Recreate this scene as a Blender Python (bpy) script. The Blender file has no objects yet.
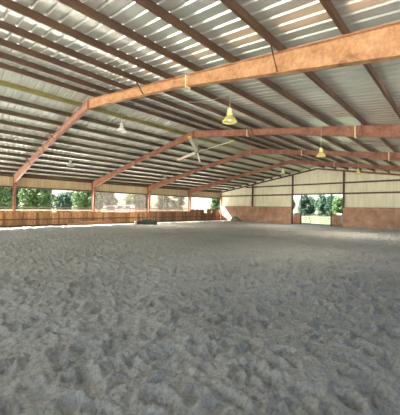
import bpy, bmesh, math, random
import numpy as np
from mathutils import Vector, Matrix

scn = bpy.context.scene
COL = scn.collection
rnd = random.Random(7)

# ------------------------------------------------------------------ dimensions (metres; camera stands at x=0, y=0)
YAW, ROLL, FPX, CAMZ = 0.77512, 0.0163, 269.22, 2.0
XL, XR, XC = -29.017, 2.498, -13.259          # left wall, right wall, ridge
Y1, BAY, YF, PANEL = 5.59, 7.1956, 34.3725, 6.3029
HE, HR = 4.6276, 7.2166                       # top of rafter at eave / ridge
SL = (HR - HE) / (XC - XL)
Y0 = -7.4                                     # near end of the roof
HS, HKL, HKF, G1, G2 = 3.56, 1.28, 2.25, 3.928, 5.19
P2, P3 = XL + 2 * PANEL, XL + 3 * PANEL


def roofz(x, off=0.0):
    return HR - SL * abs(x - XC) + off


# ------------------------------------------------------------------ mesh builder
class MB:
    def __init__(s):
        s.v, s.f, s.sm = [], [], []

    def quad(s, pts, smooth=False):
        n = len(s.v)
        s.v += [tuple(p) for p in pts]
        s.f.append(tuple(range(n, n + len(pts))))
        s.sm.append(smooth)

    def box(s, x0, x1, y0, y1, z0, z1):
        n = len(s.v)
        s.v += [(x, y, z) for z in (z0, z1) for (x, y) in ((x0, y0), (x1, y0), (x1, y1), (x0, y1))]
        for f in ((3, 2, 1, 0), (4, 5, 6, 7), (0, 1, 5, 4), (1, 2, 6, 5), (2, 3, 7, 6), (3, 0, 4, 7)):
            s.f.append(tuple(n + i for i in f)); s.sm.append(False)

    def hexa(s, p):
        """eight corners: bottom loop, top loop"""
        n = len(s.v)
        s.v += [tuple(q) for q in p]
        for f in ((3, 2, 1, 0), (4, 5, 6, 7), (0, 1, 5, 4), (1, 2, 6, 5), (2, 3, 7, 6), (3, 0, 4, 7)):
            s.f.append(tuple(n + i for i in f)); s.sm.append(False)

    def bar(s, a, b, w, h, up=(0, 0, 1)):
        a, b = Vector(a), Vector(b)
        d = (b - a).normalized()
        u = Vector(up)
        if abs(d.dot(u)) > .98:
            u = Vector((1, 0, 0))
        r = d.cross(u).normalized()
        u = r.cross(d)
        r *= w / 2; u *= h / 2
        s.hexa([a - r - u, a + r - u, b + r - u, b - r - u, a - r + u, a + r + u, b + r + u, b - r + u])

    def tube(s, pts, rad, seg=8, cap=True):
        pts = [Vector(p) for p in pts]
        if not hasattr(rad, '__len__'):
            rad = [rad] * len(pts)
        n = len(s.v)
        for i, p in enumerate(pts):
            d = (pts[min(i + 1, len(pts) - 1)] - pts[max(i - 1, 0)]).normalized()
            u = Vector((0, 0, 1)) if abs(d.z) < .9 else Vector((1, 0, 0))
            r = d.cross(u).normalized(); u = r.cross(d)
            for k in range(seg):
                t = 2 * math.pi * k / seg
                s.v.append(tuple(p + (r * math.cos(t) + u * math.sin(t)) * rad[i]))
        for i in range(len(pts) - 1):
            for k in range(seg):
                a, b = n + i * seg + k, n + i * seg + (k + 1) % seg
                s.f.append((a, b, b + seg, a + seg)); s.sm.append(True)
        if cap:
            s.f.append(tuple(n + k for k in range(seg))[::-1]); s.sm.append(False)
            m = n + (len(pts) - 1) * seg
            s.f.append(tuple(m + k for k in range(seg))); s.sm.append(False)

    def lathe(s, prof, c=(0, 0, 0), seg=20, smooth=True):
        n = len(s.v)
        for r, z in prof:
            for k in range(seg):
                t = 2 * math.pi * k / seg
                s.v.append((c[0] + r * math.cos(t), c[1] + r * math.sin(t), c[2] + z))
        for i in range(len(prof) - 1):
            for k in range(seg):
                a, b = n + i * seg + k, n + i * seg + (k + 1) % seg
                s.f.append((a, b, b + seg, a + seg)); s.sm.append(smooth)

    def build(s, name, mat, parent=None, loc=None, recalc=True):
        me = bpy.data.meshes.new(name)
        me.from_pydata(s.v, [], s.f)
        me.polygons.foreach_set('use_smooth', s.sm)
        if recalc:
            bm = bmesh.new(); bm.from_mesh(me)
            bmesh.ops.recalc_face_normals(bm, faces=bm.faces)
            bm.to_mesh(me); bm.free()
        me.materials.append(mat)
        o = bpy.data.objects.new(name, me)
        COL.objects.link(o)
        if parent is not None:
            o.parent = parent
        if loc is not None:
            o.location = loc
        return o


def bevel(o, w=.01, seg=2):
    m = o.modifiers.new('bevel', 'BEVEL'); m.width = w; m.segments = seg; m.limit_method = 'ANGLE'
    return o


def thing(name, label, cat, loc=(0, 0, 0), rz=0, group=None):
    o = bpy.data.objects.new(name, None)
    COL.objects.link(o)
    o.location = loc; o.rotation_euler = (0, 0, rz); o.empty_display_size = .2
    return tag(o, label, cat, group)


def tag(o, label, cat, group=None, kind=None):
    o['label'] = label; o['category'] = cat
    if group: o['group'] = group
    if kind: o['kind'] = kind
    return o


def structure(o, label=None, cat=None):
    o['kind'] = 'structure'
    if label: o['label'] = label
    if cat: o['category'] = cat
    return o


# ------------------------------------------------------------------ materials
def mat(name):
    m = bpy.data.materials.new(name); m.use_nodes = True
    nt = m.node_tree
    return m, nt, nt.nodes['Principled BSDF']


def N(nt, t, **kw):
    n = nt.nodes.new(t)
    for k, v in kw.items():
        if k in n.inputs: n.inputs[k].default_value = v
        else: setattr(n, k, v)
    return n


def ramp(nt, stops):
    r = nt.nodes.new('ShaderNodeValToRGB')
    e = r.color_ramp.elements
    while len(e) < len(stops): e.new(.5)
    for i, (p, c) in enumerate(stops):
        e[i].position = p; e[i].color = (*c, 1)
    return r


def mottled(name, stops, scale=3.0, stretch=(1, 1, 1), rough=.7, metallic=0.0, bump=0.0, bscale=40, detail=6, second=None, boards=False):
    """noise-mottled paint / rust / wood; optional second finer noise multiplied in"""
    m, nt, b = mat(name)
    tc = N(nt, 'ShaderNodeTexCoord')
    mp = N(nt, 'ShaderNodeMapping'); mp.inputs['Scale'].default_value = stretch
    nt.links.new(tc.outputs['Object'], mp.inputs['Vector'])
    no = N(nt, 'ShaderNodeTexNoise', Scale=scale, Detail=detail, Roughness=.62)
    nt.links.new(mp.outputs[0], no.inputs['Vector'])
    r = ramp(nt, stops)
    nt.links.new(no.outputs['Fac'], r.inputs[0])
    out = r.outputs[0]
    if second:
        sc2, lo, st2 = second
        mp2 = N(nt, 'ShaderNodeMapping'); mp2.inputs['Scale'].default_value = st2
        nt.links.new(tc.outputs['Object'], mp2.inputs['Vector'])
        n2 = N(nt, 'ShaderNodeTexNoise', Scale=sc2, Detail=4, Roughness=.6)
        nt.links.new(mp2.outputs[0], n2.inputs['Vector'])
        r2 = ramp(nt, [(.35, (lo,) * 3), (.6, (1, 1, 1))])
        nt.links.new(n2.outputs['Fac'], r2.inputs[0])
        mx = N(nt, 'ShaderNodeMix', data_type='RGBA', blend_type='MULTIPLY')
        mx.inputs[0].default_value = 1
        nt.links.new(out, mx.inputs[6]); nt.links.new(r2.outputs[0], mx.inputs[7])
        out = mx.outputs[2]
    if boards:                                 # every board its own tone
        ge = N(nt, 'ShaderNodeNewGeometry')
        r4 = ramp(nt, [(0, (.50, .47, .45)), (1, (1.3, 1.28, 1.25))])
        nt.links.new(ge.outputs['Random Per Island'], r4.inputs[0])
        mx4 = N(nt, 'ShaderNodeMix', data_type='RGBA', blend_type='MULTIPLY'); mx4.inputs[0].default_value = 1
        nt.links.new(out, mx4.inputs[6]); nt.links.new(r4.outputs[0], mx4.inputs[7]); out = mx4.outputs[2]
    nt.links.new(out, b.inputs['Base Color'])
    b.inputs['Roughness'].default_value = rough
    b.inputs['Metallic'].default_value = metallic
    if bump:
        n3 = N(nt, 'ShaderNodeTexNoise', Scale=bscale, Detail=5)
        nt.links.new(tc.outputs['Object'], n3.inputs['Vector'])
        bp = N(nt, 'ShaderNodeBump', Strength=bump, Distance=.02)
        nt.links.new(n3.outputs['Fac'], bp.inputs['Height'])
        nt.links.new(bp.outputs[0], b.inputs['Normal'])
    return m


def plain(name, c, rough=.6, metallic=0.0):
    m, nt, b = mat(name)
    b.inputs['Base Color'].default_value = (*c, 1)
    b.inputs['Roughness'].default_value = rough; b.inputs['Metallic'].default_value = metallic
    return m


M = {}
M['roof'] = mottled('galvanised_roof', [(.3, (.64, .69, .62)), (.5, (.78, .82, .76)), (.72, (.89, .91, .87))],
                    scale=1.1, stretch=(.5, 2.2, 1), rough=.24, metallic=.6)
M['rust_frame'] = mottled('rusty_orange_steel', [(.3, (.24, .10, .045)), (.42, (.44, .22, .10)), (.6, (.55, .31, .155)), (.70, (.60, .36, .18)), (.74, (.72, .55, .26))],
                          scale=2.2, stretch=(1, 1, 1.6), rough=.55, bump=.15, second=(14, .72, (1, 1, .6)))
M['oxide_frame'] = mottled('red_oxide_steel', [(.3, (.18, .065, .038)), (.5, (.31, .13, .08)), (.72, (.44, .21, .13))],
                           scale=1.6, rough=.55, second=(9, .75, (1, 1, 1)))
M['pink_frame'] = mottled('dusty_pink_brown_steel', [(.3, (.26, .12, .08)), (.5, (.38, .19, .13)), (.72, (.50, .29, .21))], scale=1.6, rough=.55, second=(9, .75, (1, 1, 1)))
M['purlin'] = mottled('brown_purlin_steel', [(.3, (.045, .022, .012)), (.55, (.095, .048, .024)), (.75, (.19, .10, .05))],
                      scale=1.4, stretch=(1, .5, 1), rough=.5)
M['purlin_olive_lit'] = mottled('olive_lit_purlin_steel', [(.3, (.042, .03, .014)), (.55, (.085, .062, .028)), (.75, (.15, .11, .05))],
                            scale=1.4, stretch=(1, .5, 1), rough=.5)  # same brown steel; olive cast of the left-side light put into the colour
M['purlin_yellow'] = mottled('yellow_purlin_steel', [(.3, (.13, .115, .038)), (.7, (.25, .22, .08))], scale=1.4, stretch=(1, .5, 1), rough=.5)  # yellow olive tone for the first purlin left of the ridge
M['cream'] = mottled('cream_siding', [(.3, (.76, .72, .52)), (.55, (.86, .83, .64)), (.75, (.90, .88, .72))],
                     scale=.8, stretch=(3, 3, .4), rough=.5, second=(3, .93, (2, 2, .15)))
M['tan'] = mottled('tan_siding', [(.3, (.46, .36, .22)), (.7, (.62, .50, .32))], scale=.8, stretch=(3, 3, .4), rough=.5)
M['girt'] = mottled('dark_brown_girt', [(.3, (.07, .04, .028)), (.7, (.15, .085, .055))], scale=2, rough=.6)
M['kick_wood'] = mottled('orange_stained_boards', [(.28, (.32, .14, .06)), (.5, (.58, .29, .13)), (.75, (.76, .44, .22))],
                         scale=2.0, stretch=(1, 3.2, .5), rough=.8, second=(7, .55, (1, 2.5, .5)), boards=True)
M['kick_old'] = mottled('weathered_brown_boards', [(.28, (.15, .075, .04)), (.5, (.30, .155, .085)), (.75, (.46, .27, .16))],
                        scale=2.0, stretch=(1, 3.2, .5), rough=.8, second=(7, .55, (1, 2.5, .5)), boards=True)
M['ply'] = mottled('reddish_plywood', [(.25, (.34, .18, .11)), (.5, (.52, .30, .20)), (.75, (.64, .42, .30))],
                   scale=.9, stretch=(.8, 1, 1.0), rough=.75, second=(1.6, .72, (1, 1, 1.4)))
M['dark_wood'] = mottled('dark_wood', [(.3, (.07, .04, .025)), (.7, (.16, .09, .05))], scale=4, rough=.8)
M['pole_dark'] = plain('dark_steel', (.03, .035, .035), .5, .3)
M['gate'] = mottled('green_grey_pipe', [(.3, (.20, .24, .17)), (.7, (.36, .40, .28))], scale=3, rough=.5)
M['gate_pale'] = mottled('pale_pipe', [(.3, (.42, .45, .33)), (.7, (.60, .62, .48))], scale=3, rough=.5)
M['rust_pipe'] = mottled('rusty_pipe', [(.3, (.18, .07, .04)), (.7, (.38, .17, .10))], scale=4, rough=.7)
M['lamp_cream'] = plain('cream_enamel', (.80, .74, .42), .4)
M['lamp_grey'] = plain('grey_enamel', (.45, .45, .40), .4)
M['cable'] = plain('grey_cable', (.42, .40, .34), .6)
M['fan_blade'] = plain('pale_aluminium', (.72, .70, .60), .4, .2)
M['fan_tip'] = plain('yellow_plastic', (.62, .50, .06), .5)
M['fan_motor'] = plain('grey_green_motor', (.22, .26, .22), .5, .2)
M['white'] = mottled('white_paint', [(.3, (.66, .66, .64)), (.7, (.80, .80, .78))], scale=4, rough=.6)
M['tyre'] = plain('tyre_rubber', (.02, .02, .02), .8)
M['glass_dark'] = plain('dark_window', (.03, .04, .05), .1)
M['groomer'] = mottled('dark_green_iron', [(.3, (.025, .04, .032)), (.7, (.07, .095, .075))], scale=6, rough=.6)
M['groomer_grey'] = mottled('worn_grey_iron', [(.3, (.16, .18, .16)), (.7, (.34, .36, .32))], scale=6, rough=.6)
M['tarp'] = mottled('dark_green_tarp', [(.3, (.12, .15, .11)), (.7, (.28, .33, .26))], scale=3, rough=.6)
M['red_pole'] = mottled('orange_red_wood', [(.3, (.42, .14, .06)), (.7, (.62, .24, .11))], scale=3, stretch=(2, .5, 2), rough=.7)
M['grey_pole'] = mottled('grey_brown_wood', [(.3, (.28, .2, .15)), (.7, (.45, .35, .28))], scale=3, stretch=(2, .5, 2), rough=.7)
M['pale_blue'] = plain('pale_blue_paint', (.42, .62, .74), .5)
M['fence_dark'] = mottled('dark_fence_rail', [(.3, (.04, .035, .03)), (.7, (.10, .08, .07))], scale=3, rough=.8)
M['bark'] = mottled('bark', [(.3, (.05, .035, .025)), (.7, (.13, .10, .075))], scale=6, rough=.9)


def leaf_mat(name, a, b_):
    m, nt, b = mat(name)
    oi = N(nt, 'ShaderNodeNewGeometry')
    r = ramp(nt, [(0, a), (1, b_)])
    nt.links.new(oi.outputs['Random Per Island'], r.inputs[0])
    nt.links.new(r.outputs[0], b.inputs['Base Color'])
    b.inputs['Roughness'].default_value = .6
    tr = N(nt, 'ShaderNodeBsdfTranslucent')
    nt.links.new(r.outputs[0], tr.inputs['Color'])
    mx = N(nt, 'ShaderNodeMixShader', Fac=.3)
    nt.links.new(b.outputs[0], mx.inputs[1]); nt.links.new(tr.outputs[0], mx.inputs[2])
    nt.links.new(mx.outputs[0], nt.nodes['Material Output'].inputs['Surface'])
    return m


M['leaf_a'] = leaf_mat('green_leaves', (.030, .070, .018), (.12, .20, .055))
M['leaf_b'] = leaf_mat('blue_green_leaves', (.018, .050, .030), (.070, .14, .075))
M['leaf_c'] = leaf_mat('dark_leaves', (.015, .035, .020), (.045, .085, .045))


def sheet_mat(name='milky_curtain', c0=(.26, .22, .19), c1=(.42, .38, .33), ft=.13, fp=.60):
    m, nt, b = mat(name)
    tc = N(nt, 'ShaderNodeTexCoord')
    mp = N(nt, 'ShaderNodeMapping'); mp.inputs['Scale'].default_value = (1, 1.2, .8)
    nt.links.new(tc.outputs['Object'], mp.inputs['Vector'])
    no = N(nt, 'ShaderNodeTexNoise', Scale=1.3, Detail=5)
    nt.links.new(mp.outputs[0], no.inputs['Vector'])
    r = ramp(nt, [(.3, c0), (.7, c1)])
    nt.links.new(no.outputs['Fac'], r.inputs[0])
    nt.links.new(r.outputs[0], b.inputs['Base Color']); b.inputs['Roughness'].default_value = .5
    tl = N(nt, 'ShaderNodeBsdfTranslucent'); nt.links.new(r.outputs[0], tl.inputs['Color'])
    m1 = N(nt, 'ShaderNodeMixShader', Fac=ft)
    nt.links.new(b.outputs[0], m1.inputs[1]); nt.links.new(tl.outputs[0], m1.inputs[2])
    tp = N(nt, 'ShaderNodeBsdfTransparent'); tp.inputs[0].default_value = (.75, .72, .68, 1)
    m2 = N(nt, 'ShaderNodeMixShader', Fac=fp)
    nt.links.new(m1.outputs[0], m2.inputs[1]); nt.links.new(tp.outputs[0], m2.inputs[2])
    nt.links.new(m2.outputs[0], nt.nodes['Material Output'].inputs['Surface'])
    return m


M['curtain'] = sheet_mat()
M['curtain_sunlit'] = sheet_mat('sunlit_curtain', (.62, .60, .55), (.82, .80, .75), .35, .35)  # last bay's sheet, whitened in the material for the sun on it


def lamp_glass():
    m, nt, b = mat('yellowed_prismatic_glass')
    b.inputs['Base Color'].default_value = (.80, .76, .30, 1); b.inputs['Roughness'].default_value = .25
    tl = N(nt, 'ShaderNodeBsdfTranslucent'); tl.inputs[0].default_value = (.85, .82, .40, 1)
    m1 = N(nt, 'ShaderNodeMixShader', Fac=.55)
    nt.links.new(b.outputs[0], m1.inputs[1]); nt.links.new(tl.outputs[0], m1.inputs[2])
    nt.links.new(m1.outputs[0], nt.nodes['Material Output'].inputs['Surface'])
    return m


M['lamp_glass'] = lamp_glass()
m, nt, b = mat('lamp_bulb')
b.inputs['Emission Color'].default_value = (1, .9, .55, 1); b.inputs['Emission Strength'].default_value = .5
M['bulb'] = m


def sand_mat():
    m, nt, b = mat('arena_sand')
    tc = N(nt, 'ShaderNodeTexCoord')
    n1 = N(nt, 'ShaderNodeTexNoise', Scale=.35, Detail=4)
    n2 = N(nt, 'ShaderNodeTexNoise', Scale=26, Detail=8, Roughness=.75)
    n3 = N(nt, 'ShaderNodeTexNoise', Scale=90, Detail=3, Roughness=.7)
    for n in (n1, n2, n3): nt.links.new(tc.outputs['Object'], n.inputs['Vector'])
    r1 = ramp(nt, [(.3, (.315, .305, .27)), (.7, (.395, .385, .35))])
    r2 = ramp(nt, [(.32, (.42, .41, .40)), (.48, (.92, .92, .92)), (.72, (1.35, 1.35, 1.35))])  # dark flecks paint in the shade of small crevices
    nt.links.new(n1.outputs['Fac'], r1.inputs[0]); nt.links.new(n2.outputs['Fac'], r2.inputs[0])
    mx = N(nt, 'ShaderNodeMix', data_type='RGBA', blend_type='MULTIPLY'); mx.inputs[0].default_value = 1
    nt.links.new(r1.outputs[0], mx.inputs[6]); nt.links.new(r2.outputs[0], mx.inputs[7])
    nt.links.new(mx.outputs[2], b.inputs['Base Color'])
    b.inputs['Roughness'].default_value = .95
    ad = N(nt, 'ShaderNodeMath', operation='ADD')
    nt.links.new(n2.outputs['Fac'], ad.inputs[0]); nt.links.new(n3.outputs['Fac'], ad.inputs[1])
    bp = N(nt, 'ShaderNodeBump', Strength=.9, Distance=.03)
    nt.links.new(ad.outputs[0], bp.inputs['Height']); nt.links.new(bp.outputs[0], b.inputs['Normal'])
    return m


M['sand'] = sand_mat()


def ground_mat():
    """unseen gravel yard, made pale to bounce added light indoors; mown field elsewhere"""
    m, nt, b = mat('yard_and_field')
    tc = N(nt, 'ShaderNodeTexCoord')
    sp = N(nt, 'ShaderNodeSeparateXYZ'); nt.links.new(tc.outputs['Object'], sp.inputs[0])
    no = N(nt, 'ShaderNodeTexNoise', Scale=.6, Detail=6); nt.links.new(tc.outputs['Object'], no.inputs['Vector'])
    rg = ramp(nt, [(.3, (.06, .085, .035)), (.7, (.10, .125, .055))])
    rv = ramp(nt, [(.3, (.66, .63, .57)), (.7, (.78, .75, .69))])  # yard tone kept pale to throw sunlight up at the ceiling
    nt.links.new(no.outputs['Fac'], rg.inputs[0]); nt.links.new(no.outputs['Fac'], rv.inputs[0])
    g1 = N(nt, 'ShaderNodeMath', operation='GREATER_THAN'); g1.inputs[1].default_value = 36.5
    nt.links.new(sp.outputs['Y'], g1.inputs[0])
    g2 = N(nt, 'ShaderNodeMath', operation='LESS_THAN'); g2.inputs[1].default_value = -58
    nt.links.new(sp.outputs['X'], g2.inputs[0])
    gt = N(nt, 'ShaderNodeMath', operation='MAXIMUM')
    nt.links.new(g1.outputs[0], gt.inputs[0]); nt.links.new(g2.outputs[0], gt.inputs[1])
    mx = N(nt, 'ShaderNodeMix', data_type='RGBA')
    nt.links.new(gt.outputs[0], mx.inputs[0]); nt.links.new(rv.outputs[0], mx.inputs[6]); nt.links.new(rg.outputs[0], mx.inputs[7])
    nt.links.new(mx.outputs[2], b.inputs['Base Color']); b.inputs['Roughness'].default_value = .9
    return m


M['ground'] = ground_mat()

# ------------------------------------------------------------------ ground and sand floor
g = MB()
hx0, hx1, hy0, hy1 = XL + .12, XR - .06, Y0 - .45, YF + .40      # the hall's own footprint is sand, not yard
for (a, b_, c, d) in ((-160, 70, -60, hy0), (-160, 70, hy1, 200), (-160, hx0, hy0, hy1), (hx1, 70, hy0, hy1)):
    g.quad([(a, c, -.1), (b_, c, -.1), (b_, d, -.1), (a, d, -.1)])
structure(g.build('ground', M['ground']))


def spaced(lo, hi, centre, near, d0, grow):
    out = [centre]; x = centre
    while x < hi:
        x += max(d0, (x - centre - near) * grow + d0 if x - centre > near else d0); out.append(min(x, hi))
    x = centre
    while x > lo:
        x -= max(d0, (centre - x - near) * grow + d0 if centre - x > near else d0); out.insert(0, max(x, lo))
    return np.array(out)


def vnoise(X, Y, scale, seed):
    r = np.random.RandomState(seed); T = r.rand(256, 256)
    u, v = X / scale + 1000, Y / scale + 1000
    i, j = np.floor(u).astype(int), np.floor(v).astype(int)
    a, b_ = u - i, v - j
    a, b_ = a * a * (3 - 2 * a), b_ * b_ * (3 - 2 * b_)
    i0, i1, j0, j1 = i % 256, (i + 1) % 256, j % 256, (j + 1) % 256
    return (T[i0, j0] * (1 - a) + T[i1, j0] * a) * (1 - b_) + (T[i0, j1] * (1 - a) + T[i1, j1] * a) * b_ - .5


xs = spaced(XL + .1, XR - .05, -2.2, 3.2, .026, .0105)
ys = spaced(Y0 - .5, YF + .45, 2.6, 3.0, .026, .0105)
GX, GY = np.meshgrid(xs, ys)
wx = GX + .25 * vnoise(GX, GY, .8, 11); wy = GY + .25 * vnoise(GX, GY, .8, 12)
H = .05 * vnoise(wx, wy, 1.1, 1) + .03 * vnoise(wx * .8 + wy * .6, wy * .8 - wx * .6, .42, 2) + .02 * vnoise(wx, wy, .19, 3) + .024 * vnoise(GX, GY, .095, 4) - .020 * np.abs(vnoise(wx, wy, .16, 6)) ** .5 + .018 * vnoise(GX, GY, .05, 5)
rs = np.random.RandomState(5)
prints = []
for _ in range(15000):
    prints.append((XL + .8 + rs.rand() * 30.4, -2.5 + rs.rand() * 36))
for (hx, hy) in prints:
    rad = .055 + .045 * rs.rand(); dep = .014 + .030 * rs.rand(); th = rs.randn() * .5 + .75; el = 1.0 + .9 * rs.rand()
    i0, i1 = np.searchsorted(xs, [hx - .42, hx + .42]); j0, j1 = np.searchsorted(ys, [hy - .42, hy + .42])
    if i1 - i0 < 2 or j1 - j0 < 2: continue
    dx, dy = GX[j0:j1, i0:i1] - hx, GY[j0:j1, i0:i1] - hy
    c, s_ = math.cos(th), math.sin(th)
    a, b_ = (dx * c + dy * s_) / el, -dx * s_ + dy * c
    rr = np.sqrt(a * a + b_ * b_) / rad
    skew = .5 + .5 * np.tanh(b_ / rad * 1.3)
    H[j0:j1, i0:i1] += -dep * np.exp(-rr ** 4) + dep * 1.1 * np.exp(-((rr - 1.35) / .33) ** 2) * skew
edge = np.minimum.reduce([(GX - XL) / 1.5, (YF - GY + .4) / 1.2, np.ones_like(GX)]).clip(.25, 1)
H = np.clip((H - H.mean()) * edge * 1.7, -.10, .09)
nx, ny = len(xs), len(ys)
verts = np.stack([GX.ravel(), GY.ravel(), H.ravel()], 1)
idx = np.arange(nx * ny).reshape(ny, nx)
faces = np.stack([idx[:-1, :-1].ravel(), idx[:-1, 1:].ravel(), idx[1:, 1:].ravel(), idx[1:, :-1].ravel()], 1)
me = bpy.data.meshes.new('floor')
me.vertices.add(len(verts)); me.vertices.foreach_set('co', verts.astype(np.float32).ravel())
me.loops.add(faces.size); me.loops.foreach_set('vertex_index', faces.astype(np.int32).ravel())
me.polygons.add(len(faces)); me.polygons.foreach_set('loop_start', np.arange(0, faces.size, 4, dtype=np.int32))
me.polygons.foreach_set('use_smooth', np.ones(len(faces), dtype=bool))
me.update(); me.validate()
me.materials.append(M['sand'])
fl = bpy.data.objects.new('floor', me); COL.objects.link(fl)
structure(fl)

# ------------------------------------------------------------------ roof sheeting (standing ribs run down the slope)
PT = .205                                      # purlin depth above the rafter
RIB = .305
prof = []
y = Y0
while y < YF + .35:
    prof += [(y, 0), (y + .115, 0), (y + .140, .036), (y + .165, .036), (y + .190, 0)]
    y += RIB
prof.append((y, 0))
r = MB()
for sgn in (-1, 1):
    xe = XL - .35 if sgn < 0 else XR + .35
    for (ya, ha), (yb, hb) in zip(prof[:-1], prof[1:]):
        r.quad([(XC, ya, roofz(XC) + PT + .004 + ha), (xe, ya, roofz(xe) + PT + .004 + ha),
                (xe, yb, roofz(xe) + PT + .004 + hb), (XC, yb, roofz(XC) + PT + .004 + hb)])
ro = r.build('ceiling', M['roof'], recalc=False)
structure(ro)

# ------------------------------------------------------------------ purlins
TS = [.055 + .085 * k for k in range(12)]
ORD = ['first', 'second', 'third', 'fourth', 'fifth', 'sixth', 'seventh', 'eighth', 'ninth', 'tenth', 'eleventh', 'twelfth']
half = XC - XL
ang = math.atan(SL)
for sgn, side in ((-1, 'left'), (1, 'right')):
    for k, t in enumerate(TS):
        x = XC + sgn * t * half
        z = roofz(x)
        p = MB()
        # Z section in the slope's own plane, swept along the hall
        ca, sa = math.cos(ang), math.sin(ang)
        def sec(u, v):                          # u down the slope, v square to it
            return (sgn * (u * ca + v * sa), -u * sa + v * ca)
        for (u0, u1, v0, v1) in ((-.004, .004, .002, PT - .003), (-.004, .066, .002, .010), (-.066, .004, PT - .011, PT - .003), (.059, .066, .010, .026)):
            c4 = [sec(u0, v0), sec(u1, v0), sec(u1, v1), sec(u0, v1)]
            p.hexa([(a, Y0 + .05, b_) for a, b_ in c4] + [(a, YF + .28, b_) for a, b_ in c4])
        mt = M['purlin'] if sgn > 0 else (M['purlin_yellow'] if k == 0 else M['purlin_olive_lit'])
        o = p.build('purlin', mt, loc=(x, 0, z))
        col = 'brown' if sgn > 0 else ('yellow olive' if k == 0 else 'olive-lit brown')
        tag(o, f'{col} steel purlin running the hall, {ORD[k]} from the ridge on the {side} roof slope', 'purlin', f'purlins under the {side} roof slope')
rc = MB()
rc.hexa([(XC - .3, Y0, roofz(XC - .3) + PT + .045), (XC, Y0, HR + PT + .045), (XC, YF + .4, HR + PT + .045), (XC - .3, YF + .4, roofz(XC - .3) + PT + .045),
         (XC - .3, Y0, roofz(XC - .3) + PT + .055), (XC, Y0, HR + PT + .055), (XC, YF + .4, HR + PT + .055), (XC - .3, YF + .4, roofz(XC - .3) + PT + .055)])
rc.hexa([(XC, Y0, HR + PT + .045), (XC + .3, Y0, roofz(XC + .3) + PT + .045), (XC + .3, YF + .4, roofz(XC + .3) + PT + .045), (XC, YF + .4, HR + PT + .045),
         (XC, Y0, HR + PT + .055), (XC + .3, Y0, roofz(XC + .3) + PT + .055), (XC + .3, YF + .4, roofz(XC + .3) + PT + .055), (XC, YF + .4, HR + PT + .055)])
structure(rc.build('trim_ridge', M['roof']))


# ------------------------------------------------------------------ steel portal frames
def depth(t):                                  # rafter depth, t=0 ridge .. 1 eave
    if t < .42: return .42 + (.31 - .42) * t / .42
    return .31 + (.72 - .31) * (t - .42) / .58


def rafter_mb(sgn, fw=.17):
    """I-section rafter, origin at the ridge on the frame's plane (x, z relative to ridge top)"""
    m_ = MB(); ft = .014
    n = 12
    L = half - .0
    for i in range(n):
        t0, t1 = i / n, (i + 1) / n
        x0, x1 = sgn * t0 * L, sgn * t1 * L
        z0, z1 = -SL * t0 * L, -SL * t1 * L
        d0, d1 = depth(t0), depth(t1)
        if i == n - 1: x1 = sgn * (L - .0)
        def seg(a0, b0, a1, b1, w):
            m_.hexa([(x0, -w / 2, z0 - b0), (x1, -w / 2, z1 - b1), (x1, w / 2, z1 - b1), (x0, w / 2, z0 - b0),
                     (x0, -w / 2, z0 - a0), (x1, -w / 2, z1 - a1), (x1, w / 2, z1 - a1), (x0, w / 2, z0 - a0)])
        seg(0, ft, 0, ft, fw)
        seg(ft, d0 - ft, ft, d1 - ft, .008)
        seg(d0 - ft, d0, d1 - ft, d1, fw)
    return m_


def column_mb(sgn, fw=.17):
    """tapered I column; origin at the wall line on the floor, growing inward"""
    m_ = MB(); ft = .016
    top = HE - .0
    ztop_in = HE + SL * .62 - depth(.96)
    w0, w1 = .24, .62
    s = -sgn                                   # inward
    m_.box(*sorted((0, s * ft)), -fw / 2, fw / 2, 0, top - .02)
    m_.hexa([(s * ft, -.004, 0), (s * (w0 - ft), -.004, 0), (s * (w0 - ft), .004, 0), (s * ft, .004, 0),
             (s * ft, -.004, ztop_in), (s * (w1 - ft), -.004, ztop_in), (s * (w1 - ft), .004, ztop_in), (s * ft, .004, ztop_in)])
    m_.hexa([(s * (w0 - ft), -fw / 2, 0), (s * w0, -fw / 2, 0), (s * w0, fw / 2, 0), (s * (w0 - ft), fw / 2, 0),
             (s * (w1 - ft), -fw / 2, ztop_in), (s * w1, -fw / 2, ztop_in), (s * w1, fw / 2, ztop_in), (s * (w1 - ft), fw / 2, ztop_in)])
    m_.box(*sorted((-.0, s * (w0 + .05))), -fw / 2 - .04, fw / 2 + .04, -.06, .02)
    return m_


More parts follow.
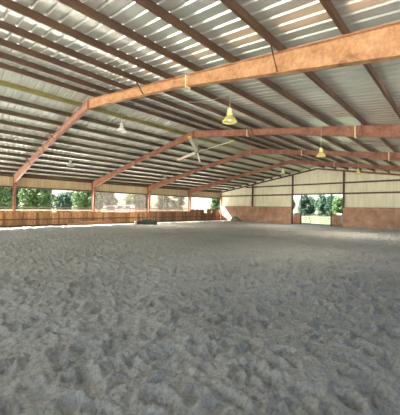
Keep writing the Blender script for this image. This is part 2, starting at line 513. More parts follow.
frame_labels = [
    'nearest and largest steel roof frame, rusty orange beam crossing the ceiling above the foreground sand',
    'second steel roof frame from the front, red oxide, with ceiling fan beside its peak',
    'third steel roof frame from the front, red oxide, column rising behind the iron groomer',
    'fourth steel roof frame from the front, red oxide, last before the cream end wall']
for i in range(4):
    Y = Y1 + i * BAY
    fm = M['rust_frame'] if i == 0 else M['oxide_frame']
    t = thing('portal_frame', frame_labels[i], 'steel frame', (XC, Y, 0), 0, 'portal frames of the hall')
    for sgn in (-1, 1):
        rafter_mb(sgn).build('rafter', M['pink_frame'] if i == 0 and sgn < 0 else fm, t, (0, 0, HR))
        column_mb(sgn).build('column', M['oxide_frame'], t, (sgn * half, 0, 0))
    pl = MB()                                  # ridge end plates bolted together
    pl.box(-.018, .018, -.105, .105, -.50, -.016)
    pr = pl.build('ridge_plate', fm, t, (0, 0, HR))
    for zz in (-.10, -.22, -.34, -.45):
        for yy in (-.06, .06):
            bo = MB(); bo.tube([(-.034, yy, zz), (.034, yy, zz)], .014, 6); bo.build('bolt', M['girt'], pr)
    for sgn in (-1, 1):                        # splice plates in mid rafter
        for tt in ((.455,) if sgn < 0 or i == 0 else (.28, .63)):
            x = sgn * tt * half; z = HR - SL * tt * half; d = depth(tt)
            s = MB(); s.hexa([(x - .016, -.1, z - d - .05), (x + .016, -.1, z - d - .05), (x + .016, .1, z - d - .05), (x - .016, .1, z - d - .05),
                              (x - .016, -.1, z - .016), (x + .016, -.1, z - .016), (x + .016, .1, z - .016), (x - .016, .1, z - .016)])
            s.build('splice_plate', M['lamp_cream'] if sgn > 0 else fm, t)
    for sgn in (-1, 1):                        # flange braces from the purlins to the bottom flange
        for k in (3, 7):
            tk = TS[k]
            x = sgn * (tk * half - .02); z = HR - SL * tk * half
            bmb = MB(); bmb.bar((x, -.42, z + .09), (x, -.075, z - depth(tk) + .02), .008, .05)
            bmb.build('flange_brace', M['purlin'], t)

# gable end frame
t = thing('gable_frame', 'dark brown sloping steel rafter along the top of the cream end wall', 'steel frame', (XC, YF + .06, 0))
for sgn in (-1, 1):
    m_ = MB()
    L = half - .1
    m_.hexa([(0, -.04, -.2), (sgn * L, -.04, -SL * L - .2), (sgn * L, .04, -SL * L - .2), (0, .04, -.2),
             (0, -.04, -.004), (sgn * L, -.04, -SL * L - .004), (sgn * L, .04, -SL * L - .004), (0, .04, -.004)])
    m_.build('rafter', M['oxide_frame'] if sgn > 0 else M['girt'], t, (0, 0, HR))
for j in range(0, 6):
    x = XL + j * PANEL - XC
    if j == 0: x += .12
    if j == 5: x -= .12
    m_ = MB(); top = HR - SL * abs(x) - .2
    w = .1
    m_.box(x - w, x + w, -.07, -.058, -.05, top); m_.box(x - w, x + w, .058, .07, -.05, top); m_.box(x - .005, x + .005, -.058, .058, -.05, top)
    m_.build('post', M['girt'] if 0 < j < 5 else M['oxide_frame'], t)

# ------------------------------------------------------------------ end wall sheeting
def wall_profile(a, b):
    out = []; u = a
    while u < b:
        out += [(u, 0), (u + .10, 0), (u + .125, .032), (u + .15, .032), (u + .175, 0)]
        u += .305
    out = [q for q in out if q[0] < b] + [(b, 0)]
    return out


w = MB()
yw = YF + .22
for (a, ha), (b_, hb) in zip(*(lambda p: (p[:-1], p[1:]))(wall_profile(XL - .1, XR + .1))):
    mid = (a + b_) / 2
    zb = G1 + .08 if P2 < mid < P3 else -.1
    w.quad([(a, yw - ha, zb), (b_, yw - hb, zb), (b_, yw - hb, roofz(b_) + PT - .005), (a, yw - ha, roofz(a) + PT - .005)])
structure(w.build('wall_far', M['cream'], recalc=False))

girt_rows = [(G1, XL + .12, P2 - .0, 'lower dark brown girt across the left part of the cream end wall'),
             (G1, P2, P3, 'dark brown header girt over the gate opening in the end wall'),
             (G1, P3, XR - .12, 'lower dark brown girt across the right part of the cream end wall')]
g2l = XC - (HR - .25 - G2) / SL
girt_rows += [(G2, g2l + .1, P2, 'upper dark brown girt left of the gate bay on the end wall'),
              (G2, P2, P3, 'upper dark brown girt above the gate header on the end wall'),
              (G2, P3, XC + (HR - .25 - G2) / SL - .1, 'upper dark brown girt right of the gate bay on the end wall')]
for z, a, b_, lab in girt_rows:
    m_ = MB()
    m_.box(a + .005, b_ - .005, YF + .135, YF + .143, z - .09, z + .09)
    m_.box(a + .005, b_ - .005, YF + .075 + .058, YF + .185, z + .082, z + .09)
    m_.box(a + .005, b_ - .005, YF - .02, YF + .142, z - .09, z - .082) if False else None
    tag(m_.build('girt_rail', M['girt']), lab, 'girt', 'girts of the end wall')

# plywood kick walls at the far end
def ply_wall(a, b_, lab):
    t = thing('kick_wall', lab, 'kick wall', ((a + b_) / 2, YF - .14, 0))
    hw = (b_ - a) / 2
    m_ = MB(); m_.box(-hw, hw, -.012, .012, -.03, HKF)
    m_.build('plywood_facing', M['ply'], t)
    c = MB(); c.box(-hw, hw, -.03, .05, HKF + .001, HKF + .045)
    c.build('top_cap', M['dark_wood'], t)
    s = MB(); x = -hw + 1.22
    while x < hw - .1:
        s.box(x - .007, x + .007, -.016, -.0125, 0, HKF - .01); x += 1.22
    s.build('seam_strip', M['dark_wood'], t)
    return t


ply_wall(XL + .45, P2 - .02, 'reddish plywood kick wall on the end wall, left of the gate opening')
ply_wall(P3 + .02, XR - .1, 'reddish plywood kick wall on the end wall, right of the gate opening')

# gate opening: two dark posts, two low barred panels, two pipe gates
XA, XB = -15.17, -11.45
for x, lab in ((XA, 'thin dark steel post at the left edge of the pipe gates'), (XB, 'thin dark steel post at the right edge of the pipe gates')):
    m_ = MB(); m_.tube([(0, 0, -.05), (0, 0, G1 - .09)], .06, 10)
    tag(m_.build('gate_post', M['pole_dark'], loc=(x, YF - .02, 0)), lab, 'post', 'posts of the gate opening')


def barred(a, b_, lab):
    t = thing('barred_panel', lab, 'panel', ((a + b_) / 2, YF - .02, 0), 0, 'barred panels of the gate opening')
    hw = (b_ - a) / 2
    f = MB()
    for x in (-hw, hw): f.tube([(x, 0, -.03), (x, 0, 1.47)], .035)
    for z in (.12, 1.44): f.tube([(-hw, 0, z), (hw, 0, z)], .035)
    f.build('panel_frame', M['rust_pipe'], t)
    n = 4
    for k in range(1, n):
        q_ = MB(); x = -hw + 2 * hw * k / n
        q_.tube([(x, 0, .12), (x, 0, 1.44)], .022); q_.build('bar', M['rust_pipe'], t)
    s = MB(); s.box(-hw + .03, hw - .03, .045, .065, 0.02, 1.38); s.build('backing_board', M['ply'], t)


barred(P2 + .16, XA - .10, 'low rusty barred panel between end wall and left gate post')
barred(XB + .10, P3 - .16, 'low rusty barred panel between right gate post and end wall')


def pipe_gate(a, b_, m1, lab):
    t = thing('pipe_gate', lab, 'gate', ((a + b_) / 2, YF - .02, 0), 0, 'pipe gates at the far opening')
    hw = (b_ - a) / 2
    f = MB()
    f.tube([(-hw, 0, .18), (-hw, 0, 1.40), (hw, 0, 1.40), (hw, 0, .18), (-hw, 0, .18)], .034)
    f.build('gate_frame', m1, t)
    for z in (.42, .66, .90, 1.15):
        q_ = MB(); q_.tube([(-hw, 0, z), (hw, 0, z)], .022); q_.build('rail', m1, t)
    q_ = MB(); q_.tube([(0, 0, .18), (0, 0, 1.40)], .024); q_.build('brace', m1, t)
    l = MB(); l.box(hw - .16, hw + .03, -.06, -.035, .82, .90); l.build('latch', M['pole_dark'], t)


pipe_gate(XA + .12, -13.98, M['gate'], 'short grey-green pipe gate leaf next to the left gate post')
pipe_gate(-13.90, XB - .12, M['gate_pale'], 'wide pale pipe gate leaf in front of the sunny field')

# ------------------------------------------------------------------ left side wall: upper sheet, curtains, board kick walls
w = MB()
xw = XL - .16
for (a, ha), (b_, hb) in zip(*(lambda p: (p[:-1], p[1:]))(wall_profile(Y0, YF + .2))):
    w.quad([(xw + ha, a, HS), (xw + hb, b_, HS), (xw + hb, b_, HE + .15), (xw + ha, a, HE + .15)])
structure(w.build('wall_left', M['tan'], recalc=False))
m_ = MB(); m_.box(XL - .145, XL - .02, Y0, YF + .1, HS - .05, HS + .09)
structure(m_.build('trim_left', M['girt']))
m_ = MB(); m_.box(XL - .15, XL - .02, Y0, YF + .1, HE - .14, HE + .02)
structure(m_.build('trim_eave', M['girt']))

XK = XL + .36                                   # inner face of the boards
kick_labels = ['orange board kick wall with the trees in clear view above it, first from the left',
               'orange brown kick wall behind the long red pole, second bay from the left',
               'weathered brown kick wall behind the iron groomer, third bay from the left',
               'tall ragged brown kick wall in the last bay beside the end wall']
for i in range(-1, 4):
    ya, yb = Y1 + i * BAY, Y1 + (i + 1) * BAY
    if i == -1: ya = Y0 + .1
    if i == 3: yb = YF - .2
    lab = kick_labels[max(i, 0)] if i >= 0 else None
    if i == 0: ya = Y0 + .1
    if i == -1: continue
    wood = M['kick_wood'] if i < 2 else M['kick_old']
    h = [HKL, HKL, 1.40, 1.72][i]
    t = thing('kick_wall', lab, 'kick wall', (XK, (ya + yb) / 2, 0), 0, 'board kick walls along the left side')
    b_ = MB(); y = ya + .02
    hl = (yb - ya) / 2; c0 = (ya + yb) / 2
    while y < yb - .1:
        wd = min(.235 if i < 3 else .30, yb - .01 - y)
        hh = h + rnd.uniform(-.012, .012)
        if i == 3:
            u = (y - ya) / (yb - ya)
            hh = h + rnd.uniform(-.05, .05)
            if .42 < u < .5 or .62 < u < .68: hh = h - rnd.uniform(.45, .65)
            elif u > .85: hh = h - .9 * (u - .85) / .15
        dx = rnd.uniform(-.006, .006)
        b_.box(-.022 + dx, .006 + dx, y - c0, y + wd - .004 - c0, rnd.uniform(-.03, .02), hh)
        y += wd
    b_.build('board_facing', wood, t)
    if i < 3:
        cp = MB(); cp.box(-.12, .05, -hl + .01, hl - .01, h + .02, h + .055); cp.build('top_cap', M['kick_wood'] if i < 2 else M['kick_old'], t)
    rl = MB(); rl.box(.012, .05, -hl + .01, hl - .01, .60, .70); rl.build('middle_rail', M['dark_wood'], t)
    bl = MB(); bl.box(.012, .045, -hl + .01, hl - .01, .0, .12); bl.build('foot_board', M['dark_wood'], t)
    n = max(3, round((yb - ya) / 2.4))
    for k in range(n + 1):
        pp = MB(); yy = -hl + .06 + (2 * hl - .12) * k / n
        pp.box(-.13, -.03, yy - .05, yy + .05, -.08, h - .03); pp.build('post', M['dark_wood'], t)

cur_labels = ['milky translucent curtain in the bay with the white vehicle showing through',
              'milky translucent curtain in the bay right of the groomer column',
              'milky rippled curtain in the last bay, torn open beside the end wall']
for i in (1, 2, 3):
    ya, yb = Y1 + i * BAY + .12, Y1 + (i + 1) * BAY - .12
    h0 = [0, 1.02, 1.1, 1.2][i]
    c = MB(); n = 80; nz = 8
    yend = yb if i < 3 else YF - 2.7
    pts = []
    for k in range(n + 1):
        colp = []
        for j in range(nz + 1):
            v = j / nz
            ye = yend if i < 3 else yend + (v - .5) * .9
            yy = ya + (ye - ya) * k / n
            xx = XL - .18 - .045 + .035 * math.sin(yy * 5.1 + .6 * math.sin(yy * 1.7)) + .012 * math.sin(yy * 13 + v * 3)
            colp.append((xx, yy, h0 + (HS + .03 - h0) * v))
        pts.append(colp)
    for k in range(n):
        for j in range(nz):
            c.quad([pts[k][j], pts[k + 1][j], pts[k + 1][j + 1], pts[k][j + 1]], True)
    o = c.build('side_curtain', M['curtain_sunlit'] if i == 3 else M['curtain'], recalc=False)
    bmc = bmesh.new(); bmc.from_mesh(o.data); bmesh.ops.remove_doubles(bmc, verts=bmc.verts, dist=1e-4); bmc.to_mesh(o.data); bmc.free()
    tag(o, cur_labels[i - 1], 'curtain', 'side curtains of the left wall')

# unseen right side wall: low plywood only, kept open above to let light in
m_ = MB(); m_.box(XR + .02, XR + .06, Y0, YF, -.05, 1.2)
structure(m_.build('wall_right', M['ply']))
# ------------------------------------------------------------------ pendant lamps
def lamp(label, x, y, zb, scale, top, glow=True, cream=True, cord_to=None):
    """zb: bottom rim of the refractor, top: where the rod meets the roof"""
    t = thing('pendant_lamp', label, 'lamp', (x, y, zb), 0, 'high bay lamps under the roof')
    s = scale
    body = M['lamp_cream'] if cream else (M['white'] if x > -15 else M['lamp_grey'])
    h = MB(); h.lathe([(0, .46), (.055, .46), (.075, .44), (.085, .40), (.085, .30), (.105, .28), (.105, .255), (.06, .235), (0, .235)], seg=16)
    o = h.build('ballast_housing', body, t); o.scale = (s, s, s)
    d = MB(); d.lathe([(.062, .232), (.10, .215), (.15, .17), (.20, .10), (.235, .035), (.245, 0), (.240, -.004), (.228, .035), (.192, .10), (.142, .165), (.09, .208), (.058, .225)], seg=24)
    o = d.build('refractor', M['lamp_glass'] if glow else body, t); o.scale = (s, s, s)
    r_ = MB(); r_.lathe([(.246, .012), (.255, .010), (.255, -.012), (.246, -.014), (.238, -.012), (.238, .01), (.246, .012)], seg=24)
    o = r_.build('rim', body, t); o.scale = (s, s, s)
    bu = MB(); bu.lathe([(0, .03), (.03, .035), (.05, .06), (.055, .10), (.035, .15), (.022, .20), (.022, .235)], seg=14)
    o = bu.build('bulb', M['bulb'] if glow else M['white'], t); o.scale = (s, s, s)
    rod = MB(); rod.tube([(0, 0, .455 * s), (0, 0, top - zb - .03)], .012, 8)
    rod.tube([(0, 0, .45 * s), (.03 * s, 0, .49 * s), (0, 0, .53 * s), (-.03 * s, 0, .49 * s), (0, 0, .45 * s)], .008, 6)
    rod.build('hanger', M['cable'], t)
    if cord_to:
        q_ = MB(); a = Vector((0, 0, top - zb - .04)); b_ = Vector(cord_to) - Vector((x, y, zb))
        pts = []
        for k in range(9):
            u = k / 8; p_ = a.lerp(b_, u); p_.z -= .12 * 4 * u * (1 - u); pts.append(p_)
        q_.tube(pts, .009, 6); q_.build('cord', M['cable'], t)


# ------------------------------------------------------------------ camera helpers used only to read off distances while measuring
LAMPS = [
    ('large yellow glass pendant lamp in the middle, hanging behind the nearest orange beam', -5.92, 7.46, 5.03, 1.03, True, True, (-8.2, 7.3, 6.30)),
    ('pale pendant lamp left of the ridge, hanging below the yellow purlin', -13.75, 7.65, 6.20, 1.0, False, False, (-12.4, 8.6, 7.05)),
    ('small dark pendant lamp on the far left, above the clear view of trees', -21.76, 7.82, 5.05, 1.05, False, False, None),
    ('yellow pendant lamp hanging in front of the third frame, over the gate opening', -4.63, 12.45, 4.40, .80, True, True, None),
    ('small pale yellow lamp hanging near the end wall, right of the gate opening', -6.0, 23.9, 4.82, 1.0, True, True, None),
    ('tiny grey lamp hanging before the left rafter of the third frame', -23.23, 18.19, 5.05, 1.0, False, False, None),
    ('small pale lamp hanging left of the ridge just before the end wall', -14.7, 28.3, 6.05, 1.0, False, True, None),
]
for lab, x, y, zb, s, glow, cream, cord in LAMPS:
    lamp(lab, x, y, zb, s, roofz(x) + .03, glow, cream, cord)
    ld = bpy.data.lights.new('lamp_light', 'AREA'); ld.energy = 75 if y > 15 else (22 if y > 10 else 9); ld.shape = 'DISK'; ld.size = .40 * s; ld.color = (1, .93, .78)
    lo = bpy.data.objects.new('lamp_light', ld); COL.objects.link(lo); lo.location = (x, y, zb - .025)

# ------------------------------------------------------------------ ceiling fan beside the second frame
FX, FY, FZ = XC + .05, Y1 + BAY + .32, 5.84
t = thing('ceiling_fan', 'large ceiling fan with long pale blades hanging below the ridge', 'fan', (FX, FY, FZ))
mm = MB(); mm.tube([(0, 0, .2), (0, 0, HR - FZ + .12)], .05, 10); mm.build('down_rod', M['fan_motor'], t)
mm = MB(); mm.lathe([(0, .34), (.12, .34), (.16, .30), (.16, .10), (.20, .08), (.20, -.04), (.10, -.08), (0, -.08)], seg=20); mm.build('motor', M['fan_motor'], t)
mm = MB(); mm.box(-.18, .18, -.18, .18, HR - FZ + .0, HR - FZ + .03); mm.build('mount_plate', M['fan_motor'], t)


def blade(dirx, diry, ln):
    a = math.atan2(diry, dirx)
    b_ = MB()
    ca, sa = math.cos(a), math.sin(a)
    def W(u, v, z): return (u * ca - v * sa, u * sa + v * ca, z)
    sec = [(-.08, -.06), (-.04, -.01), (.03, .04), (.08, .055), (.04, .018), (-.03, -.034)]
    n0 = len(b_.v)
    for u in (.16, ln):
        b_.v += [W(u, v, z) for v, z in sec]
    k = len(sec)
    for j in range(k):
        b_.f.append((n0 + j, n0 + (j + 1) % k, n0 + k + (j + 1) % k, n0 + k + j)); b_.sm.append(False)
    b_.f.append(tuple(n0 + j for j in range(k))); b_.f.append(tuple(n0 + k + j for j in range(k))); b_.sm += [False, False]
    o = b_.build('blade', M['fan_blade'], t)
    c = MB(); c.hexa([W(ln + .002, -.10, -.02), W(ln + .16, -.08, -.02), W(ln + .16, .08, -.02), W(ln + .002, .10, -.02),
                      W(ln + .002, -.10, .03), W(ln + .16, -.08, .05), W(ln + .16, .08, .05), W(ln + .002, .10, .03)])
    c.build('blade_tip', M['fan_tip'], o)


FAN = [(2.1, -2.62), (3.23, -.71), (-2.69, 3.0), (-4.02, 1.44)]
for dx, dy in FAN:
    blade(dx, dy, 3.7)

# ------------------------------------------------------------------ things along the left wall
# arena groomer
t = thing('arena_groomer', 'dark iron arena groomer with upright posts parked by the third left column', 'groomer', (-25.3, 17.45, 0), math.radians(52))
b_ = MB()
for y in (-.5, .5): b_.box(-1.05, 1.05, y - .04, y + .04, .32, .40)
for x in (-1.05, 0, 1.05): b_.box(x - .04, x + .04, -.46, .46, .325, .395)
bevel(b_.build('main_frame', M['groomer'], t), .008)
for x, h in ((-1.0, 1.22), (-.02, 1.38), (.66, 1.12), (.97, 1.28)):
    u_ = MB(); u_.box(x - .05, x + .05, -.57, -.47, .30, h); u_.build('upright', M['groomer'], t)
u_ = MB(); u_.bar((-1.0, -.515, .98), (.95, -.515, .70), .04, .05); u_.build('tie_bar', M['groomer_grey'], t)
u_ = MB(); u_.hexa([(-1.1, -.62, .02), (1.1, -.62, .02), (1.1, -.60, .02), (-1.1, -.60, .02), (-1.1, -.66, .30), (1.1, -.66, .30), (1.1, -.64, .30), (-1.1, -.64, .30)])
u_.build('levelling_blade', M['groomer'], t)
u_ = MB(); u_.tube([(-1.0, .62, .17), (1.0, .62, .17)], .17, 14)
u_.build('crumbler_roller', M['groomer'], t)
for k in range(10):
    tn = MB(); x = -.95 + 1.9 * k / 9
    tn.tube([(x, 0, .36), (x, -.02, .22), (x, .05, .10), (x, .13, .02)], [.018, .018, .016, .01], 6); tn.build('tine', M['groomer'], t)
u_ = MB(); u_.box(-.55, .45, -.40, .35, .401, .56); bevel(u_.build('weight_box', M['groomer'], t), .01)
u_ = MB(); u_.tube([(-.35, -.52, .36), (-.05, -.9, .62), (.25, -.52, .36)], .03); u_.build('hitch', M['groomer'], t)

# white feed bucket at the groomer's left foot
b_ = MB(); b_.lathe([(0, 0), (.13, 0), (.17, .30), (.18, .31), (.18, .33), (.165, .33), (.125, .015), (0, .015)], seg=20)
tag(b_.build('bucket', M['white'], loc=(-26.3, 16.55, 0)), 'small white bucket standing at the left end of the iron groomer', 'bucket')

# jump poles lying along the kick wall
p = MB(); p.box(-.11, .11, -2.45, 2.45, 0, .24)
o = p.build('jump_plank', M['red_pole'], loc=(XK + .50, 12.35, 0)); bevel(o, .02)
tag(o, 'long orange red timber lying along the foot of the left kick wall', 'timber')
p = MB(); p.tube([(0, -1.9, 0), (0, 1.9, 0)], .06, 12)
o = p.build('jump_pole', M['grey_pole'], loc=(XK + .50, 12.75, .302))
tag(o, 'grey brown round pole resting on top of the orange red timber', 'pole')

# pale barrel cut by the left edge
b_ = MB(); b_.lathe([(0, 0), (.27, 0), (.29, .02), (.29, .28), (.30, .30), (.29, .32), (.29, .58), (.30, .60), (.29, .62), (.29, .86), (.27, .88), (.0, .87)], seg=24)
t_b = b_.build('barrel', mottled('pale_pink_plastic', [(.3, (.62, .48, .42)), (.7, (.75, .62, .55))], rough=.5), loc=(XK + .45, 3.95, 0))
tag(t_b, 'pale pinkish barrel against the left kick wall at the picture edge', 'barrel')

# heap of dark tarp in the corner
hp = MB()
nu, nv = 26, 14
pts = []
for j in range(nv + 1):
    row = []
    for i in range(nu):
        a = 2 * math.pi * i / nu; rr = 1 - j / nv
        k = 1 + .22 * math.sin(a * 3 + 1) + .10 * math.sin(a * 7 + j)
        z = .62 * (1 - rr ** 2.2) * (1 + .20 * math.sin(a * 2 + j * .7)) + .05 * math.sin(a * 9 + j * 1.3) * (rr if rr < .95 else 0)
        row.append((1.05 * rr * k * math.cos(a), .62 * rr * k * math.sin(a), max(0, z)))
    pts.append(row)
for j in range(nv):
    for i in range(nu):
        hp.quad([pts[j][i], pts[j][(i + 1) % nu], pts[j + 1][(i + 1) % nu], pts[j + 1][i]], True)
o = hp.build('tarp_heap', M['tarp'], loc=(-24.9, 33.2, 0)); o.rotation_euler[2] = -.1
bmc = bmesh.new(); bmc.from_mesh(o.data); bmesh.ops.remove_doubles(bmc, verts=bmc.verts, dist=1e-3); bmc.to_mesh(o.data); bmc.free()
tag(o, 'crumpled dark green tarp heap on the sand at the corner of the end wall', 'tarp')

# ------------------------------------------------------------------ outside: fence, vehicles, trees
t = thing('rail_fence', 'rail fence with a dark top rail running outside the left wall', 'fence', (XL - 4.5, 0, -.1))
for k in range(22):
    pm = MB(); y = 1 + k * 2.4
    pm.box(-.05, .05, y - .05, y + .05, 0, 1.88); pm.build('post', M['fence_dark'], t)
for z, mt_ in ((1.80, M['fence_dark']), (1.52, M['grey_pole']), (1.0, M['fence_dark'])):
    rm = MB(); rm.box(.052, .09, .5, 52, z - .07, z + .07); rm.build('rail', mt_, t)


def vehicle(name, label, cat, loc, rz, ln, ht, boxy):
    t = thing(name, label, cat, loc, rz)
    b_ = MB(); hw = .9
    if boxy:
        pr = [(-ln / 2, .45), (ln / 2, .45), (ln / 2, ht - .25), (ln / 2 - .25, ht), (-ln / 2 + .1, ht), (-ln / 2, ht - .1)]
    else:
        pr = [(-ln / 2, .35), (ln / 2, .35), (ln / 2, .85), (ln / 2 - .1, .98), (ln * .22, 1.05), (ln * .08, ht), (-ln * .32, ht), (-ln * .46, 1.05), (-ln / 2, .98)]
    n = len(pr)
    b_.quad([(x, -hw, z) for x, z in pr]); b_.quad([(x, hw, z) for x, z in pr][::-1])
    for k in range(n):
        (x0, z0), (x1, z1) = pr[k], pr[(k + 1) % n]
        b_.quad([(x0, -hw, z0), (x0, hw, z0), (x1, hw, z1), (x1, -hw, z1)])
    bevel(b_.build('body', M['white'], t), .05)
    for s in (-1, 1):
        gm = MB()
        if boxy:
            for x0 in (-ln * .3, ln * .05): gm.box(x0, x0 + ln * .22, s * (hw + .006) - .005, s * (hw + .006) + .005, ht - .75, ht - .35)
        else:
            gm.box(-ln * .28, ln * .06, s * (hw + .006) - .005, s * (hw + .006) + .005, 1.08, ht - .1)
        gm.build('side_window', M['glass_dark'], t)
        for x in (-ln * .32, ln * .32):
            wm = MB(); wm.tube([(x, s * hw - s * .12, .34), (x, s * (hw + .03), .34)], .34, 18); wm.build('wheel', M['tyre'], t)


vehicle('car', 'white car parked outside, blurred behind the milky curtain', 'car', (-47.0, 24.6, .05), math.radians(70), 4.4, 2.0, False)
vehicle('trailer', 'white boxy trailer parked outside beyond the milky curtain', 'trailer', (-54.0, 31.0, .05), math.radians(62), 4.6, 2.3, True)

tk = thing('stock_tank', 'pale blue tank standing outside the left side of the gate opening', 'tank', (-18.55, 39.6, -.1))
b_ = MB(); b_.lathe([(0, 0), (.62, 0), (.62, 1.55), (.6, 1.6), (.30, 1.85), (0, 1.88)], seg=24); b_.build('tank_body', M['pale_blue'], tk)
b_ = MB(); b_.lathe([(0, 1.86), (.16, 1.87), (.16, 1.96), (0, 1.97)], seg=16); b_.build('lid', M['pale_blue'], tk)
bx = MB(); bx.box(-.35, .35, -.25, .25, 0, 1.5)
tag(bevel(bx.build('utility_box', M['white'], loc=(-13.75, 45.0, -.1)), .03), 'white utility box standing outside the right side of the gate opening', 'box')


def tree_parts(seed, h, rad, trunk_h, blobs, leaves, lsize, lm):
    r_ = random.Random(seed)
    tm = MB()
    tm.tube([(0, 0, -.1), (.05, .02, trunk_h * .5), (-.04, .05, trunk_h), (.02, 0, h * .8)], [h * .028, h * .022, h * .018, h * .005], 8)
    for k in range(5):
        a = r_.uniform(0, 6.28); z = trunk_h * (.75 + .12 * k)
        tm.tube([(0, 0, z), (rad * .35 * math.cos(a), rad * .35 * math.sin(a), z + .12 * h), (rad * .6 * math.cos(a), rad * .6 * math.sin(a), z + .2 * h)], [h * .011, h * .008, h * .004], 6)
    fm_ = MB()
    cs = []
    for k in range(blobs):
        u = r_.random(); z = trunk_h + (h - trunk_h) * (.04 + .88 * u)
        e = math.sin(math.pi * min(1, .26 + .70 * u)) ** .6
        a = r_.uniform(0, 6.28); d = rad * e * .72 * math.sqrt(r_.random())
        cs.append((d * math.cos(a), d * math.sin(a), z, rad * r_.uniform(.28, .45)))
    for k in range(leaves):
        cx, cy, cz, cr = cs[k % blobs]
        v = Vector((r_.gauss(0, 1), r_.gauss(0, 1), r_.gauss(0, .8))).normalized() * cr * r_.uniform(.55, 1.05)
        p_ = Vector((cx, cy, cz)) + v
        nrm = (v.normalized() + Vector((r_.gauss(0, .5), r_.gauss(0, .5), r_.gauss(0, .5) + .3))).normalized()
        a1 = nrm.orthogonal().normalized(); a1.rotate(Matrix.Rotation(r_.uniform(0, 6.28), 3, nrm)); a2 = nrm.cross(a1)
        s_ = lsize * r_.uniform(.6, 1.3)
        fm_.quad([p_ - a1 * s_, p_ + a2 * s_ * .6, p_ + a1 * s_, p_ - a2 * s_ * .6])
    tr = tm.build('trunk', M['bark']); fo = fm_.build('foliage', lm, recalc=False)
    return tr, fo


PROTO = [tree_parts(21, 7.0, 2.6, .6, 34, 5600, .20, M['leaf_a']),
         tree_parts(22, 7.8, 2.3, .35, 36, 6400, .20, M['leaf_b']),
         tree_parts(23, 6.4, 2.9, .45, 34, 5600, .20, M['leaf_a']),
         tree_parts(24, 7.8, 2.4, .5, 34, 6000, .21, M['leaf_c']),
         tree_parts(25, 6.6, 3.7, .3, 44, 7500, .20, M['leaf_b'])]
used = set()


def place_tree(kind, x, y, s, rz, label, group):
    t = thing('tree', label, 'tree', (x, y, -.1), rz, group)
    t.scale = (s, s, s)
    for o in PROTO[kind]:
        c = o if (kind, o.name) not in used else o.copy()
        if c is not o: COL.objects.link(c)
        used.add((kind, o.name))
        c.parent = t


def az_of(px): return YAW - math.atan((px - 200) / FPX)      # bearing, left of +Y


# a belt of trees beyond the yard on the left and one beyond the field ahead
left_spots = [(7.1, -50, 0, 1.0), (10.6, -57.5, 1, 1.0), (12.7, -50, 2, 1.0), (15.6, -58, 0, 1.0), (18.4, -53.5, 1, .56), (20.3, -49, 2, .92),
              (22.4, -57, 1, .95), (26.4, -53.5, 3, 1.0), (30.6, -61.5, 0, .95), (35.6, -57, 2, 1.0), (41, -62, 1, 1.05), (47, -60, 0, 1.0), (53, -61, 3, 1.0), (60, -60, 2, 1.05), (67, -58, 0, 1.0), (6.5, -66, 4, .95), (15.0, -67, 4, 1.0), (23.2, -67, 4, .80), (31.5, -69, 4, 1.0)]
seenl = ['leftmost green tree cut by the picture edge, outside the open left bay', 'tall bluish green tree rising just behind the first left column',
         'broad green tree right of the first column, outside the open bay', 'green tree at the back, left of the pale sky gap in the open bay',
         'short bluish tree beneath the pale sky gap of the open bay', 'broad green tree right of the pale sky gap in the open bay',
         'bluish green tree at the back, near the second left column', 'dark tall tree at the right end of the open bay, by the second column']
for k, (y, x, kd, s) in enumerate(left_spots):
    if k < 8: lab, grp = seenl[k], 'trees outside the open left bay'
    elif k in (15, 16, 17): lab, grp = 'green tree in the back row, outside the open left bay', 'back row of trees outside the open left bay'
    else: lab, grp = 'dim tree blurred behind the milky curtains of the left wall', 'trees behind the milky curtains'
    place_tree(kd, x, y, s, rnd.uniform(0, 6.28), lab, grp)
far_spots = [(-43.4, 88, 1, .90), (-38.0, 88.6, 3, .88), (-32.6, 88, 1, .92), (-27.2, 88.6, 2, .92), (-48.6, 96.4, 4, .92), (-40.8, 96.6, 4, .92), (-33.2, 96.4, 4, .95), (-25.4, 96.6, 4, .92),
             (-53.0, 105.4, 4, 1.12), (-44.2, 105.6, 4, 1.12), (-35.4, 105.4, 4, 1.12), (-26.4, 105.6, 4, 1.12)]
fl_ = ['leftmost tree of the front row beyond the far gate', 'dark tree, second from the left in the front row beyond the far gate', 'third tree from the left in the front row beyond the far gate',
       'rightmost tree of the front row beyond the far gate'] + ['dark tree standing behind the front row beyond the far gate'] * 8
for k, (x, y, kd, s) in enumerate(far_spots):
    place_tree(kd, x, y, s, rnd.uniform(0, 6.28), fl_[k], 'front row of trees beyond the field' if k < 4 else 'back row of trees beyond the field')

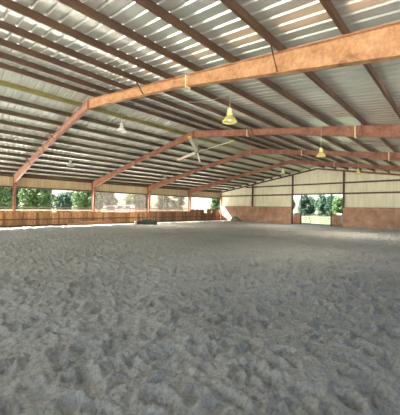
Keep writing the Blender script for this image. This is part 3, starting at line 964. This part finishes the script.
# ------------------------------------------------------------------ light
SUN = Vector((1.31, 1.0, -1.45)).normalized()
sd = bpy.data.lights.new('sun', 'SUN'); sd.energy = 8.4; sd.angle = math.radians(.6); sd.color = (1, .96, .88)
so = bpy.data.objects.new('sun', sd); COL.objects.link(so)
so.rotation_euler = SUN.to_track_quat('-Z', 'Y').to_euler()
wd = bpy.data.worlds.new('world'); scn.world = wd; wd.use_nodes = True
nt = wd.node_tree
sk = nt.nodes.new('ShaderNodeTexSky'); sk.sky_type = 'NISHITA'; sk.sun_disc = False
sk.sun_elevation = math.radians(41); sk.sun_rotation = math.atan2(-SUN.x, -SUN.y)
sk.dust_density = 1.0; sk.air_density = 1.0
bg = nt.nodes['Background']; bg.inputs['Strength'].default_value = .085
hs_ = nt.nodes.new('ShaderNodeHueSaturation'); hs_.inputs['Saturation'].default_value = .95
nt.links.new(sk.outputs[0], hs_.inputs['Color']); nt.links.new(hs_.outputs[0], bg.inputs['Color'])

# ------------------------------------------------------------------ camera
cam = bpy.data.cameras.new('camera'); co = bpy.data.objects.new('camera', cam); COL.objects.link(co)
cam.sensor_fit = 'HORIZONTAL'; cam.sensor_width = 36; cam.lens = 36 * FPX / 400
cam.clip_start = .05; cam.clip_end = 600
right = Vector((math.cos(YAW), math.sin(YAW), 0)); fwd = Vector((-math.sin(YAW), math.cos(YAW), 0)); up = Vector((0, 0, 1))
c, s = math.cos(ROLL), math.sin(ROLL)
r_ = right * c + up * s; u_ = -right * s + up * c
mw = Matrix((r_, u_, -fwd)).transposed().to_4x4(); mw.translation = (0, 0, CAMZ)
co.matrix_world = mw
scn.camera = co

scn.view_settings.view_transform = 'Standard'; scn.view_settings.look = 'None'
scn.view_settings.gamma = 1; scn.view_settings.use_curve_mapping = False
scn.view_settings.exposure = 2.5
scn.cycles.use_denoising = True
scn.cycles.max_bounces = 10; scn.cycles.diffuse_bounces = 6; scn.cycles.glossy_bounces = 5; scn.cycles.transparent_max_bounces = 12
scn.cycles.sample_clamp_indirect = 3
scn.cycles.caustics_refractive = False
